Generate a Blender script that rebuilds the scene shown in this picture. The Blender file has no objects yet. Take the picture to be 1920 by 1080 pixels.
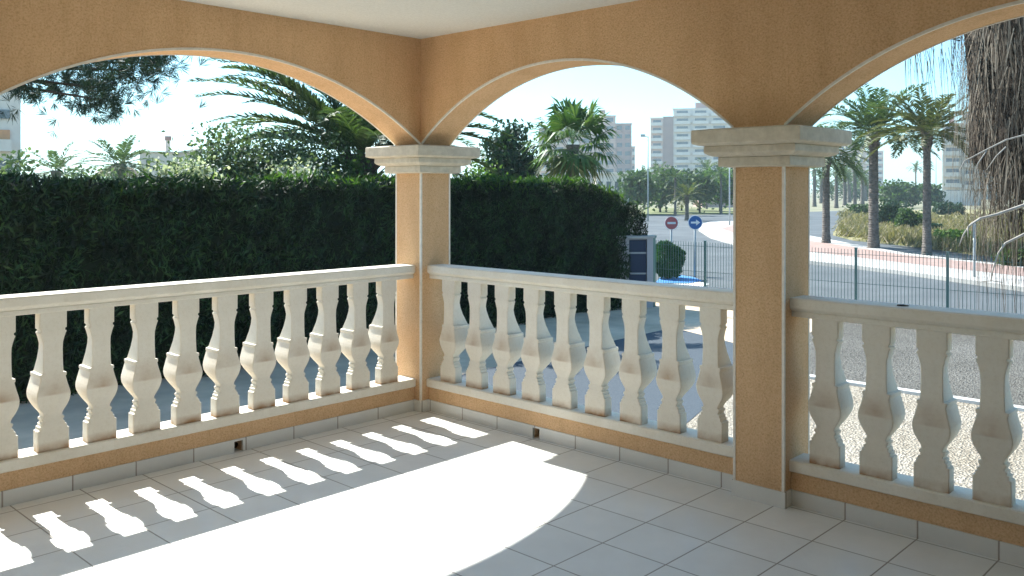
import bpy, math, random
import numpy as np
from mathutils import Vector, Matrix
random.seed(7); rng = np.random.default_rng(7)
R = math.radians; PI = math.pi
SC = bpy.context.scene; COL = SC.collection

# ------------------------------------------------------------------ camera
CAM = np.array([4.1332, 4.8042, 1.5364]); YAW = R(223.5593); FPX = 1663.17; CY0 = 354.75
FW = np.array([math.cos(YAW), math.sin(YAW), 0.]); RT = np.array([math.sin(YAW), -math.cos(YAW), 0.])
cam = bpy.data.objects.new("camera", bpy.data.cameras.new("camera")); COL.objects.link(cam)
cam.location = CAM; cam.rotation_euler = (PI/2, R(-0.03), YAW-PI/2)
cam.data.sensor_width = 36; cam.data.lens = 36*FPX/1920; cam.data.shift_y = -(540-CY0)/1920
cam.data.clip_start = .05; cam.data.clip_end = 4000
SC.camera = cam
GZ = -1.0                                   # level of the ground round the raised terrace
def at(px, py, depth):                      # world point at a forward distance
    p = CAM + depth*(FW + RT*(px-960)/FPX); p = p.copy(); p[2] = CAM[2] - depth*(py-CY0)/FPX
    return p
def gd(px, py, z=GZ):                       # ground point
    return at(px, py, (CAM[2]-z)*FPX/(py-CY0))
def ondepth(px, depth, z=GZ):
    p = at(px, CY0, depth); p[2] = z; return p

# ------------------------------------------------------------------ object helpers
def tag(o, label=None, cat=None, group=None, kind=None):
    if label: o['label'] = label
    if cat: o['category'] = cat
    if group: o['group'] = group
    if kind: o['kind'] = kind
    return o
def empty(name, loc, label, cat, group=None, rz=0):
    o = bpy.data.objects.new(name, None); COL.objects.link(o); o.empty_display_size = .2
    o.location = loc; o.rotation_euler = (0, 0, rz)
    return tag(o, label, cat, group)
class MB:
    def __init__(s): s.v = []; s.f = []; s.n = 0; s.sm = []
    def add(s, v, f, smooth=False):
        v = np.asarray(v, float).reshape(-1, 3); s.v.append(v)
        s.f.extend([[i+s.n for i in q] for q in f]); s.sm.extend([smooth]*len(f)); s.n += len(v); return s
    def quads(s, v):                        # v: (N,4,3)
        v = np.asarray(v, float); n = len(v); s.v.append(v.reshape(-1, 3))
        s.f.extend((np.arange(n*4).reshape(n, 4)+s.n).tolist()); s.sm.extend([False]*n); s.n += n*4; return s
    def box(s, a, b):
        x0, y0, z0 = a; x1, y1, z1 = b
        v = [(x0,y0,z0),(x1,y0,z0),(x1,y1,z0),(x0,y1,z0),(x0,y0,z1),(x1,y0,z1),(x1,y1,z1),(x0,y1,z1)]
        return s.add(v, [(3,2,1,0),(4,5,6,7),(0,1,5,4),(1,2,6,5),(2,3,7,6),(3,0,4,7)])
    def loft(s, rings, cap=True, smooth=False):
        k = len(rings[0]); v = [p for r in rings for p in r]; f = []
        for i in range(len(rings)-1):
            for j in range(k):
                f.append((i*k+j, i*k+(j+1) % k, (i+1)*k+(j+1) % k, (i+1)*k+j))
        s.add(v, f, smooth)
        if cap:
            b = s.n-len(v)
            s.f.append([b+j for j in range(k)][::-1]); s.f.append([b+(len(rings)-1)*k+j for j in range(k)]); s.sm += [False, False]
        return s
    def tube(s, pts, rad, k=8, cap=True, smooth=True):
        pts = [Vector(p) for p in pts]; rings = []
        rad = [float(q) for q in rad] if hasattr(rad, "__len__") else [float(rad)]*len(pts)
        up = Vector((0.31, .17, 1)).normalized()
        for i, p in enumerate(pts):
            t = (pts[min(i+1, len(pts)-1)]-pts[max(i-1, 0)]).normalized()
            if abs(t.dot(up)) > .97: a = t.cross(Vector((1, 0, .1))).normalized()
            else: a = t.cross(up).normalized()
            b = t.cross(a).normalized()
            rings.append([p+rad[i]*(math.cos(2*PI*j/k)*a+math.sin(2*PI*j/k)*b) for j in range(k)])
        return s.loft(rings, cap, smooth)
    def extrude(s, prof, axis, a, b):       # closed 2d profile (u,z) swept along an axis from a to b
        def P(u, z, t): return (t, u, z) if axis == 'x' else (u, t, z)
        return s.loft([[P(u, z, a) for u, z in prof], [P(u, z, b) for u, z in prof]])
    def poly(s, pts):
        return s.add(pts, [list(range(len(pts)))])
    def mesh(s, name):
        m = bpy.data.meshes.new(name)
        v = np.concatenate(s.v) if s.v else np.zeros((0, 3))
        ls = np.fromiter((len(q) for q in s.f), int, len(s.f)); fl = np.fromiter((i for q in s.f for i in q), int, int(ls.sum()))
        m.vertices.add(len(v)); m.vertices.foreach_set('co', v.ravel())
        m.loops.add(len(fl)); m.loops.foreach_set('vertex_index', fl)
        m.polygons.add(len(ls)); st = np.concatenate([[0], np.cumsum(ls)[:-1]])
        m.polygons.foreach_set('loop_start', st); m.polygons.foreach_set('loop_total', ls)
        m.polygons.foreach_set('use_smooth', np.array(s.sm, bool))
        m.update(calc_edges=True); m.validate(); return m
    def build(s, name, mat, parent=None, fixn=False):
        m = s.mesh(name)
        if fixn:
            import bmesh
            b = bmesh.new(); b.from_mesh(m); bmesh.ops.recalc_face_normals(b, faces=b.faces); b.to_mesh(m); b.free()
        o = bpy.data.objects.new(name, m); COL.objects.link(o); m.materials.append(mat)
        if parent: o.parent = parent
        return o
def inst(name, mesh, parent, loc=(0, 0, 0), rz=0, sc=1):
    o = bpy.data.objects.new(name, mesh); COL.objects.link(o); o.parent = parent
    o.location = loc; o.rotation_euler = (0, 0, rz); o.scale = (sc,)*3 if not hasattr(sc, '__len__') else sc
    return o
def copy_tree(o, parent=None):
    c = o.copy(); COL.objects.link(c)
    if parent: c.parent = parent
    for ch in [q for q in COL.objects if q.parent == o]: copy_tree(ch, c)
    return c

# ------------------------------------------------------------------ materials
def mat(name, base, rough=.85, spec=.3):
    m = bpy.data.materials.new(name); m.use_nodes = True; t = m.node_tree
    b = t.nodes['Principled BSDF']; b.inputs['Base Color'].default_value = (*base, 1)
    b.inputs['Roughness'].default_value = rough; b.inputs['Specular IOR Level'].default_value = spec
    return m, t, b
def N(t, kind, **kw):
    n = t.nodes.new(kind)
    for k, v in kw.items():
        if k in n.inputs: n.inputs[k].default_value = v
        else: setattr(n, k, v)
    return n
def L(t, a, b): t.links.new(a, b)
def ramp(t, fac, stops):
    r = t.nodes.new('ShaderNodeValToRGB'); e = r.color_ramp.elements
    while len(e) < len(stops): e.new(.5)
    for q, (p, c) in zip(e, stops): q.position = p; q.color = (*c, 1) if len(c) == 3 else c
    L(t, fac, r.inputs[0]); return r.outputs[0]
def mixc(t, fac, a, b, mode='MIX'):
    n = N(t, 'ShaderNodeMix', data_type='RGBA', blend_type=mode)
    if hasattr(fac, 'links'): L(t, fac, n.inputs[0])
    else: n.inputs[0].default_value = fac
    for i, c in ((6, a), (7, b)):
        if hasattr(c, 'links'): L(t, c, n.inputs[i])
        else: n.inputs[i].default_value = (*c, 1)
    return n.outputs[2]
def math_(t, op, a, b=None, c=None):
    n = N(t, 'ShaderNodeMath', operation=op)
    for i, q in enumerate((a, b, c)):
        if q is None: continue
        if hasattr(q, 'links'): L(t, q, n.inputs[i])
        else: n.inputs[i].default_value = q
    return n.outputs[0]
def coords(t, scale=1, obj=True):
    tc = N(t, 'ShaderNodeTexCoord'); mp = N(t, 'ShaderNodeMapping'); 
    mp.inputs['Scale'].default_value = (scale,)*3 if not hasattr(scale, '__len__') else scale
    L(t, tc.outputs['Object'], mp.inputs[0]); return mp.outputs[0]
def noise(t, co, scale, detail=4, rough=.6):
    n = N(t, 'ShaderNodeTexNoise', Scale=scale, Detail=detail, Roughness=rough); L(t, co, n.inputs['Vector']); return n.outputs['Fac']
def bump(t, b, h, strength, dist=.01):
    n = N(t, 'ShaderNodeBump', Strength=strength, Distance=dist); L(t, h, n.inputs['Height']); L(t, n.outputs[0], b.inputs['Normal'])
def noisy(name, c1, c2, scale, rough=.85, bs=.3, bd=.01, lo=.35, hi=.65, big=None, spec=.3, fine=None):
    m, t, b = mat(name, c1, rough, spec); co = coords(t)
    n = noise(t, co, scale); c = ramp(t, n, [(lo, c1), (hi, c2)])
    if big:
        n2 = noise(t, co, big[0], 3); f = ramp(t, n2, [(.35, (1, 1, 1)), (.7, big[1])]); c = mixc(t, 1., c, f, 'MULTIPLY')
    L(t, c, b.inputs['Base Color'])
    if bs: bump(t, b, noise(t, co, fine or scale*1.5, 5), bs, bd)
    return m
def sm(a): return tuple(a)
M = {}
# sprayed ochre stucco: coarse dark speckle
def stucco(name, c1, c2, c3):
    m, t, b = mat(name, c1, .92, .15); co = coords(t)
    n = noise(t, co, 105, 3, .65); c = ramp(t, n, [(.3, c3), (.47, c2), (.62, c1)])
    n2 = noise(t, co, 1.1, 5, .6); c = mixc(t, 1., c, ramp(t, n2, [(.3, (.86, .84, .82)), (.7, (1, 1, 1))]), 'MULTIPLY')
    c = mixc(t, 1., c, ramp(t, noise(t, coords(t, (5, 5, .8)), 1.3, 5, .65), [(.32, (.90, .88, .85)), (.55, (1, 1, 1))]), 'MULTIPLY')
    L(t, c, b.inputs['Base Color']); bump(t, b, noise(t, co, 95, 4, .7), .75, .012); return m
M['stucco'] = stucco('ochre_stucco', (.83, .575, .35), (.775, .51, .29), (.62, .39, .205))
M['ceiling'] = noisy('ceiling_paint', (.74, .75, .71), (.67, .68, .64), 60, .95, .5, .006, big=(.7, (.93, .93, .92)))
M['bead'] = noisy('bead_plastic', (.80, .76, .68), (.70, .66, .58), 30, .6, 0)
def cast(name, stain):
    m, t, b = mat(name, (.78, .71, .58), .8, .25); co = coords(t)
    c = ramp(t, noise(t, co, 5, 6, .6), [(.3, (.72, .67, .57)), (.65, (.80, .76, .67))])
    c = mixc(t, 1., c, ramp(t, noise(t, co, 55, 3), [(.32, (.95, .94, .92)), (.5, (1, 1, 1))]), 'MULTIPLY')
    if stain:
        sx = N(t, 'ShaderNodeSeparateXYZ'); L(t, coords(t), sx.inputs[0]); z = sx.outputs[2]
        inf = N(t, 'ShaderNodeObjectInfo')
        no = N(t, 'ShaderNodeTexNoise', Scale=9., Detail=4., noise_dimensions='4D'); L(t, coords(t), no.inputs['Vector'])
        L(t, math_(t, 'MULTIPLY', inf.outputs['Random'], 40.), no.inputs['W'])
        def band(z0, up, dn):                # a rain stain that stops at a crease
            a = math_(t, 'SUBTRACT', z, z0); u = math_(t, 'DIVIDE', a, up); d = math_(t, 'DIVIDE', a, -dn)
            q = math_(t, 'MAXIMUM', u, d); return math_(t, 'SUBTRACT', 1., q)
        s1 = math_(t, 'MAXIMUM', band(.506, .12, .010), 0.)
        s2 = math_(t, 'MAXIMUM', band(.222, .05, .03), 0.)
        s = math_(t, 'ADD', math_(t, 'MULTIPLY', s1, math_(t, 'SUBTRACT', .72, math_(t, 'MULTIPLY', math_(t, 'ABSOLUTE', sx.outputs[0]), 7.5))), math_(t, 'MULTIPLY', s2, 1.25))
        s = math_(t, 'MULTIPLY', s, ramp(t, no.outputs['Fac'], [(.28, (.12,)*3), (.66, (1,)*3)]))
        c = mixc(t, s, c, (.36, .205, .10))
    L(t, c, b.inputs['Base Color']); bump(t, b, noise(t, co, 120, 4), .25, .004); return m
M['capital'] = noisy('mottled_capital_stone', (.66, .62, .52), (.54, .505, .42), 22, .85, .3, .006, big=(2.2, (.86, .84, .80)), fine=90)
M['cast'] = cast('cast_stone', False); M['baluster'] = cast('stained_cast_stone', True)
# floor tiles, joints on a .3245 m grid
def tiles(name, c1, c2, joint, pitch, ox, oy, jw=.004, axes='xy'):
    m, t, b = mat(name, c1, .33, .45); co = coords(t); sx = N(t, 'ShaderNodeSeparateXYZ'); L(t, co, sx.inputs[0])
    ids = []; edges = []
    for ax, off in ((sx.outputs[0], ox), (sx.outputs[1], oy)):
        u = math_(t, 'DIVIDE', math_(t, 'SUBTRACT', ax, off), pitch); ids.append(math_(t, 'FLOOR', u))
        fr = math_(t, 'SUBTRACT', u, ids[-1]); e = math_(t, 'MINIMUM', fr, math_(t, 'SUBTRACT', 1., fr)); edges.append(e)
    cb = N(t, 'ShaderNodeCombineXYZ'); L(t, ids[0], cb.inputs[0]); L(t, ids[1], cb.inputs[1])
    wn = N(t, 'ShaderNodeTexWhiteNoise', noise_dimensions='3D'); L(t, cb.outputs[0], wn.inputs['Vector'])
    c = ramp(t, wn.outputs['Value'], [(0, c1), (1, c2)])
    c = mixc(t, 1., c, ramp(t, noise(t, co, 3.5, 6, .65), [(.3, (.9, .9, .9)), (.7, (1, 1, 1))]), 'MULTIPLY')
    e = math_(t, 'MINIMUM', edges[0], edges[1]); g = N(t, 'ShaderNodeMapRange'); g.inputs[1].default_value = jw*.4/pitch; g.inputs[2].default_value = jw/pitch
    L(t, e, g.inputs[0]); c = mixc(t, g.outputs[0], joint, c); L(t, c, b.inputs['Base Color'])
    bump(t, b, g.outputs[0], .5, .002)
    rr = ramp(t, noise(t, co, 6, 5), [(.3, (.28,)*3), (.7, (.5,)*3)]); L(t, rr, b.inputs['Roughness'])
    return m
M['floor'] = tiles('floor_tiles', (.80, .795, .77), (.735, .735, .715), (.25, .225, .19), .3245, .096, .1635, .0045)
M['skirt'] = tiles('skirting_tiles', (.74, .74, .71), (.67, .67, .64), (.32, .28, .24), .3245, .13, .163, .005)
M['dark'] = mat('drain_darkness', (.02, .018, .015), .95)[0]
M['rust'] = noisy('rusty_pipe', (.16, .09, .05), (.09, .05, .03), 30, .9, .2)

def gravel(name, a, b_, sc, big):
    m, t, b = mat(name, a, .95, .1); co = coords(t)
    v = N(t, 'ShaderNodeTexVoronoi', Scale=sc); L(t, co, v.inputs['Vector'])
    sp = N(t, 'ShaderNodeSeparateColor'); L(t, v.outputs['Color'], sp.inputs[0])
    c = ramp(t, sp.outputs[0], [(0, b_), (.55, a), (1, tuple(min(1, q*1.25) for q in a))])
    c = mixc(t, 1., c, ramp(t, noise(t, co, .7, 6, .6), [(.3, big), (.65, (1, 1, 1))]), 'MULTIPLY')
    L(t, c, b.inputs['Base Color']); bump(t, b, v.outputs['Distance'], .8, .03); return m
M['gravel_light'] = gravel('pale_gravel', (.38, .345, .29), (.24, .21, .17), 42, (.8, .77, .72))
M['gravel_grey'] = gravel('grey_gravel', (.16, .155, .14), (.095, .09, .082), 40, (.75, .75, .74))
M['paving'] = noisy('yard_concrete', (.78, .60, .42), (.62, .48, .35), 1.5, .9, .2, .01, fine=60, big=(.9, (.72, .72, .70)))
M['asphalt_dark'] = noisy('dark_asphalt', (.045, .06, .075), (.07, .085, .10), 40, .75, .3, .01)
M['asphalt'] = noisy('road_asphalt', (.085, .095, .10), (.12, .13, .135), .5, .9, .2, .01, fine=40, big=(.12, (.8, .82, .84)))
M['concrete_white'] = noisy('pale_concrete', (.50, .475, .44), (.42, .40, .37), .8, .9, .1, .01, fine=30)
M['brick_bed'] = noisy('pink_paving', (.36, .245, .21), (.30, .205, .175), 3, .9, .2, .01)
M['earth'] = noisy('dry_earth', (.30, .26, .19), (.19, .19, .11), .25, .95, .3, .05, big=(.05, (.75, .8, .7)))
M['grass'] = noisy('dry_grass_ground', (.24, .24, .10), (.33, .27, .15), .5, .95, .4, .08, fine=12)
M['lawn'] = noisy('lawn', (.13, .16, .06), (.24, .22, .10), .6, .95, .3, .05)
M['blue_paint'] = noisy('blue_road_paint', (.05, .20, .50), (.08, .26, .56), 8, .7, .1)
M['white_paint'] = noisy('white_road_paint', (.75, .75, .74), (.62, .62, .6), 8, .7, .1)

def leaf(name, c1, c2, c3, trans=.3, rough=.6, patch=(1.6, .7, 1.1)):
    m = bpy.data.materials.new(name); m.use_nodes = True; t = m.node_tree; t.nodes.clear()
    out = N(t, 'ShaderNodeOutputMaterial'); g = N(t, 'ShaderNodeNewGeometry')
    c = ramp(t, g.outputs['Random Per Island'], [(0, c1), (.5, c2), (1, c3)])
    co = coords(t); c = mixc(t, 1., c, ramp(t, noise(t, co, patch[0], 3), [(.33, (patch[1],)*3), (.68, (patch[2],)*3)]), 'MULTIPLY')
    p = N(t, 'ShaderNodeBsdfPrincipled', Roughness=rough); p.inputs['Specular IOR Level'].default_value = .25; L(t, c, p.inputs['Base Color'])
    tr = N(t, 'ShaderNodeBsdfTranslucent'); L(t, mixc(t, 1., c, (1.1, 1.25, .55), 'MULTIPLY'), tr.inputs['Color'])
    mx = N(t, 'ShaderNodeMixShader'); mx.inputs[0].default_value = trans
    L(t, p.outputs[0], mx.inputs[1]); L(t, tr.outputs[0], mx.inputs[2]); L(t, mx.outputs[0], out.inputs[0]); return m
M['cypress'] = leaf('cypress_sprays', (.006, .017, .007), (.012, .032, .010), (.028, .062, .018), .10, patch=(2.6, .35, 2.0))
M['cypress_tip'] = leaf('sunlit_cypress_tips', (.03, .07, .014), (.05, .11, .02), (.10, .17, .035), .45)  # brighter copy of the cypress green, sunlight on the hedge top put into the colour
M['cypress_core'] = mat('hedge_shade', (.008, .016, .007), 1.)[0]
M['pine'] = leaf('pine_needles', (.022, .045, .03), (.03, .06, .035), (.05, .085, .045), .15)
M['palm'] = leaf('date_palm_leaflets', (.045, .085, .035), (.08, .13, .05), (.14, .19, .08), .3, .5)
M['palm_y'] = leaf('yellowing_palm_leaflets', (.07, .10, .035), (.12, .14, .05), (.20, .19, .08), .25, .5)
M['fan'] = leaf('fan_palm_leaf', (.045, .10, .035), (.075, .15, .045), (.14, .20, .07), .3, .5)
M['oleander'] = leaf('grey_green_leaves', (.06, .10, .05), (.11, .16, .085), (.20, .25, .15), .3)
M['tree'] = leaf('tree_leaves', (.035, .07, .025), (.06, .11, .035), (.10, .16, .05), .3)
M['darktree'] = leaf('dark_tree_leaves', (.015, .04, .022), (.025, .06, .03), (.04, .085, .035), .2)
M['bright'] = leaf('bright_leaves', (.07, .14, .035), (.12, .21, .05), (.20, .28, .09), .35)
M['flower'] = leaf('white_flowers', (.62, .62, .55), (.72, .72, .66), (.8, .8, .76), .3)
M['strawleaf'] = leaf('dead_frond_fibres', (.035, .025, .018), (.11, .085, .062), (.27, .23, .18), .05, .9)
M['scrub'] = leaf('dry_grass_tufts', (.15, .145, .06), (.25, .205, .11), (.34, .27, .17), .3)
M['topiary'] = leaf('topiary_leaves', (.02, .08, .02), (.03, .12, .03), (.05, .16, .04), .25)
M['bark'] = noisy('palm_bark', (.20, .17, .145), (.10, .085, .075), 9, .95, .8, .04, fine=16)
M['bark_dark'] = noisy('dark_bark', (.09, .07, .055), (.045, .035, .03), 9, .95, .8, .04)
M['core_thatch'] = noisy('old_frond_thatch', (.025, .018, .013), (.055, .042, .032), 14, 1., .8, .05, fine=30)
M['twig'] = noisy('bleached_wood', (.40, .37, .32), (.27, .24, .21), 20, .85, .3)
M['fence'] = mat('green_fence_paint', (.09, .18, .17), .5, .4)[0]
M['galv'] = noisy('galvanised_steel', (.42, .45, .46), (.34, .37, .38), 12, .45, 0)
M['kerb'] = noisy('white_kerb', (.72, .71, .68), (.6, .6, .57), 6, .9, .2)
M['render_white'] = noisy('white_render', (.74, .65, .57), (.65, .57, .51), .8, .9, 0)
M['render_pink'] = noisy('pinkish_render', (.60, .40, .33), (.53, .355, .30), .4, .9, 0)
M['render_brown'] = noisy('brown_cladding', (.38, .24, .21), (.33, .21, .19), .4, .9, 0)
M['render_beige'] = noisy('beige_render', (.62, .54, .46), (.55, .48, .41), .4, .9, 0)
M['render_grey'] = noisy('grey_render', (.42, .43, .46), (.36, .37, .40), .4, .9, 0)
M['orange'] = noisy('orange_blind', (.62, .28, .11), (.55, .24, .1), 2, .8, 0)
M['glass'] = mat('dark_glass', (.06, .075, .10), .12, .6)[0]
M['glass_blue'] = mat('blue_black_panes', (.012, .03, .07), .55, .3)[0]
M['sign_red'] = noisy('faded_red_sign', (.50, .10, .10), (.44, .12, .12), 6, .5, 0)
M['sign_blue'] = noisy('blue_sign', (.02, .10, .30), (.03, .12, .33), 6, .4, 0)
M['sign_white'] = noisy('white_sign_film', (.78, .78, .78), (.7, .7, .7), 6, .5, 0)
M['thatch'] = noisy('straw_thatch', (.40, .32, .22), (.26, .2, .14), 12, .95, .4)

# ------------------------------------------------------------------ terrace
HC = .135; LY = 2.6755; LX = 3.10; LY3 = 5.345; CEIL = 2.571; SPR = 1.842; XW = 5.9; YW = 6.6
MB().box((-.12, -.12, -.12), (XW, YW, 0)).build('terrace_floor', M['floor']); tag(bpy.data.objects['terrace_floor'], kind='structure')
o = MB().box((-.10, -.10, GZ-.1), (XW-.01, YW-.01, -.12)).build('terrace_base', M['stucco']); tag(o, kind='structure')
o = MB().box((-.35, -.35, 2.78), (XW+.3, YW+.3, 2.95)).box((HC, HC, CEIL), (XW-.005, YW-.005, 2.78)).build('ceiling', M['ceiling']); tag(o, kind='structure')

def arched_wall(axis, spans, u0, u1, label):
    """beam wall with segmental arches; spans = (centre, half width, rise)"""
    root = empty('arched_wall', (0, 0, 0), label, 'wall', 'arcade walls of the terrace')
    us = [u0]
    for c, hw, rise in spans: us += list(np.linspace(c-hw, c+hw, 65))
    us.append(u1)
    def zarch(u):
        for c, hw, rise in spans:
            d = abs(u-c)
            if d < hw-1e-6:
                Rr = (hw*hw+rise*rise)/(2*rise); return SPR+math.sqrt(Rr*Rr-d*d)-(Rr-rise)
        return SPR
    P = (lambda u, w, z: (u, w, z)) if axis == 'x' else (lambda u, w, z: (w, u, z))
    m = MB(); rings = []
    for u in us:
        zb = zarch(u); rings.append([P(u, HC, zb), P(u, HC, 2.78), P(u, -HC, 2.78), P(u, -HC, zb)])
    m.loft(rings); m.build('plaster_face', M['stucco'], root, fixn=True)
    for c, hw, rise in spans:
        bd = MB()
        for w in (HC, -HC):
            rg = []
            for u in np.linspace(c-hw, c+hw, 65):
                zb = zarch(u); s = 1 if w > 0 else -1
                rg.append([P(u, w-s*.010, zb-.003), P(u, w+s*.003, zb-.003), P(u, w+s*.003, zb+.011), P(u, w-s*.010, zb+.011)])
            bd.loft(rg)
        bd.build('arch_bead', M['bead'], root, fixn=True)
    return root
arched_wall('x', [((HC+LX-HC)/2, (LX-2*HC)/2, .48), ((LX+XW+.1)/2, (XW+.1-LX)/2-HC, .472)], HC, XW,
            'ochre stucco beam wall with wide arch above the sunlit left balustrade')
arched_wall('y', [(LY/2, (LY-2*HC)/2, .455), ((LY+LY3)/2, (LY3-LY-2*HC)/2, .455)], -HC, YW,
            'ochre stucco beam wall with two arches above the right-hand balustrades')

def column(x, y, label):
    root = empty('column', (x, y, 0), label, 'column', 'square stucco columns of the terrace')
    h = HC
    MB().box((-h, -h, 0), (h, h, 1.66)).build('shaft', M['stucco'], root)
    for sx, sy in ((1, 1), (1, -1), (-1, 1), (-1, -1)):
        b = MB(); e = .0025; w = .011
        b.box((sx*h-(w if sx > 0 else -e)-(0 if sx > 0 else e*2), sy*h-(w if sy > 0 else e), .078), (sx*h+(e if sx > 0 else w), sy*h+(e if sy > 0 else w), 1.648))
        b.build('corner_bead', M['bead'], root)
    c = MB()                                 # capital: three steps with softened edges
    prof = [(.152, 1.646), (.188, 1.650), (.191, 1.654), (.191, 1.694), (.188, 1.698), (.205, 1.700), (.225, 1.706), (.240, 1.716), (.243, 1.721), (.243, 1.748), (.240, 1.752),
            (.262, 1.755), (.284, 1.762), (.288, 1.767), (.288, 1.826), (.284, 1.832), (.20, 1.8415)]
    c.loft([[(-a, -a, z), (a, -a, z), (a, a, z), (-a, a, z)] for a, z in prof]); c.build('capital', M['capital'], root)
    s = h+.009
    MB().box((-s, -s, .0), (s, s, .078)).build('skirting', M['skirt'], root)
    return root
column(0, 0, 'square corner column where the two balustrades meet')
column(0, LY, 'square column standing between the two right-hand balustrades')
column(LX, 0, 'square column at the left end of the sunlit balustrade')
column(0, LY3, 'square column at the far right end of the balustrades')

RAILP = [(-.055, .916), (.055, .916), (.058, .920), (.058, .938), (.054, .943), (.060, .948), (.074, .958), (.078, .964), (.078, 1.002), (.073, 1.009),
         (-.073, 1.009), (-.078, 1.002), (-.078, .964), (-.074, .958), (-.060, .948), (-.054, .943), (-.058, .938), (-.058, .920)]
SILLP = [(-.078, .166), (.078, .166), (.083, .171), (.083, .216), (.077, .222), (-.077, .222), (-.083, .216), (-.083, .171)]
#  z, width of the flat-cut outline (small steps only at the sides)
BAL = [(.2215, .150), (.326, .150), (.331, .130), (.345, .130), (.348, .114), (.360, .114), (.364, .096), (.374, .096), (.377, .108), (.388, .108), (.392, .090), (.404, .091), (.415, .102), (.425, .116),
       (.445, .140), (.462, .153), (.480, .160), (.495, .161), (.505, .159), (.520, .153), (.548, .137), (.575, .124), (.588, .119), (.593, .128), (.606, .128), (.609, .099), (.630, .097), (.680, .094),
       (.730, .093), (.760, .096), (.785, .108), (.806, .121), (.812, .128), (.818, .128), (.821, .116), (.831, .116), (.835, .131), (.917, .131)]
FRONT = [(.22, .058), (.34, .057), (.40, .048), (.44, .051), (.48, .059), (.503, .063), (.51, .062), (.56, .057), (.62, .052), (.70, .050), (.76, .050), (.81, .052), (.92, .052)]
BACK = [(.22, .010), (.34, .008), (.40, .012), (.44, .040), (.48, .084), (.51, .098), (.56, .099), (.61, .088), (.66, .055), (.71, .028), (.76, .014), (.81, .012), (.92, .012)]
def bal_mesh(side):                          # local +y points to the terrace inside; the belly bulges outwards
    m = MB(); rings = []
    for z, w in BAL:
        a, k = w/2, .004
        f = float(np.interp(z, *zip(*FRONT))); b = -float(np.interp(z, *zip(*BACK)))
        rings.append([(-a+k, b, z), (a-k, b, z), (a, b+k, z), (a, f-k, z), (a-k, f, z), (-a+k, f, z), (-a, f-k, z), (-a, b+k, z)])
    m.loft(rings); me = m.mesh('baluster'); me.materials.append(M['baluster']); return me
BM = bal_mesh(1)
def balustrade(axis, a, b, starts, label, hole=None):
    root = empty('balustrade', (0, 0, 0), label, 'balustrade', 'cast stone balustrades of the terrace')
    def bx(m, u0, u1, w0, w1, z0, z1):
        return m.box((u0, w0, z0), (u1, w1, z1)) if axis == 'x' else m.box((w0, u0, z0), (w1, u1, z1))
    pl = bx(MB(), a, b, -.065, .065, .070, .168); sk = MB()
    parts = [(a, b)] if hole is None else [(a, hole-.028), (hole+.028, b)]
    for u0, u1 in parts:
        bx(pl, u0, u1, -.065, .055, 0, .070); bx(sk, u0, u1, .0552, .073, 0, .076)
    if hole: bx(sk, hole-.028, hole+.028, .066, .0728, .064, .076)
    pl.build('plinth', M['stucco'], root)
    sk.build('skirting', M['skirt'], root)
    if hole:
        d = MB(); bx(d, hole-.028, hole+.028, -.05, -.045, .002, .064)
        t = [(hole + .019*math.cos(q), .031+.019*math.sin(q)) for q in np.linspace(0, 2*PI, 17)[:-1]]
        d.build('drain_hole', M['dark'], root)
        pp = MB(); pp.loft([[((u, w, z) if axis == 'x' else (w, u, z)) for u, z in t] for w in (-.04, .030)], cap=False); pp.build('drain_pipe', M['rust'], root)
    MB().extrude(SILLP, axis, a, b).build('sill', M['cast'], root, fixn=True)
    MB().extrude(RAILP, axis, a, b).build('rail', M['cast'], root, fixn=True)
    for u in starts:
        if axis == 'x': inst('baluster', BM, root, (u, 0, 0), 0)
        else: inst('baluster', BM, root, (0, u, 0), -PI/2)
    return root
balustrade('x', HC+.0005, LX-HC-.0005, [.345+.238*k for k in range(11)], 'cream balustrade on the left, throwing sunlit gaps onto the floor', 1.475)
balustrade('y', HC+.0005, LY-HC-.0005, [.323+.254*k for k in range(9)], 'cream balustrade between the corner column and the next column', 1.148)
balustrade('y', LY+HC+.0005, LY3-HC-.0005, [LY+.30+.2415*k for k in range(10)], 'rust-stained cream balustrade on the right, in front of the gravel')
balustrade('x', LX+HC+.0005, XW-.0005, [LX+.345+.238*k for k in range(11)], 'cream balustrade beyond the left-hand column')
# walls of the house that closes the terrace behind the viewer
w = MB().box((XW, -.2, GZ), (XW+.25, YW+.25, 2.78)).build('house_wall', M['stucco']); tag(w, 'ochre stucco house wall closing the left side of the terrace', 'wall')
w = MB().box((-.2, YW, GZ), (XW, YW+.25, 2.78)).build('house_wall', M['stucco']); tag(w, 'ochre stucco house wall closing the right side of the terrace', 'wall')
dl = MB().tube([(0, 0, 0), (.02, .012, .002), (.05, .014, .004)], [.006, .008, .004], 6).build('dry_leaf', M['bark_dark'])
dl.location = (.02, 3.30, 1.012); dl.rotation_euler = (0, 0, 1.2); dl.scale = (1, 1, .6); tag(dl, 'small dark dry leaf lying on the right-hand rail', 'leaf')

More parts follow.
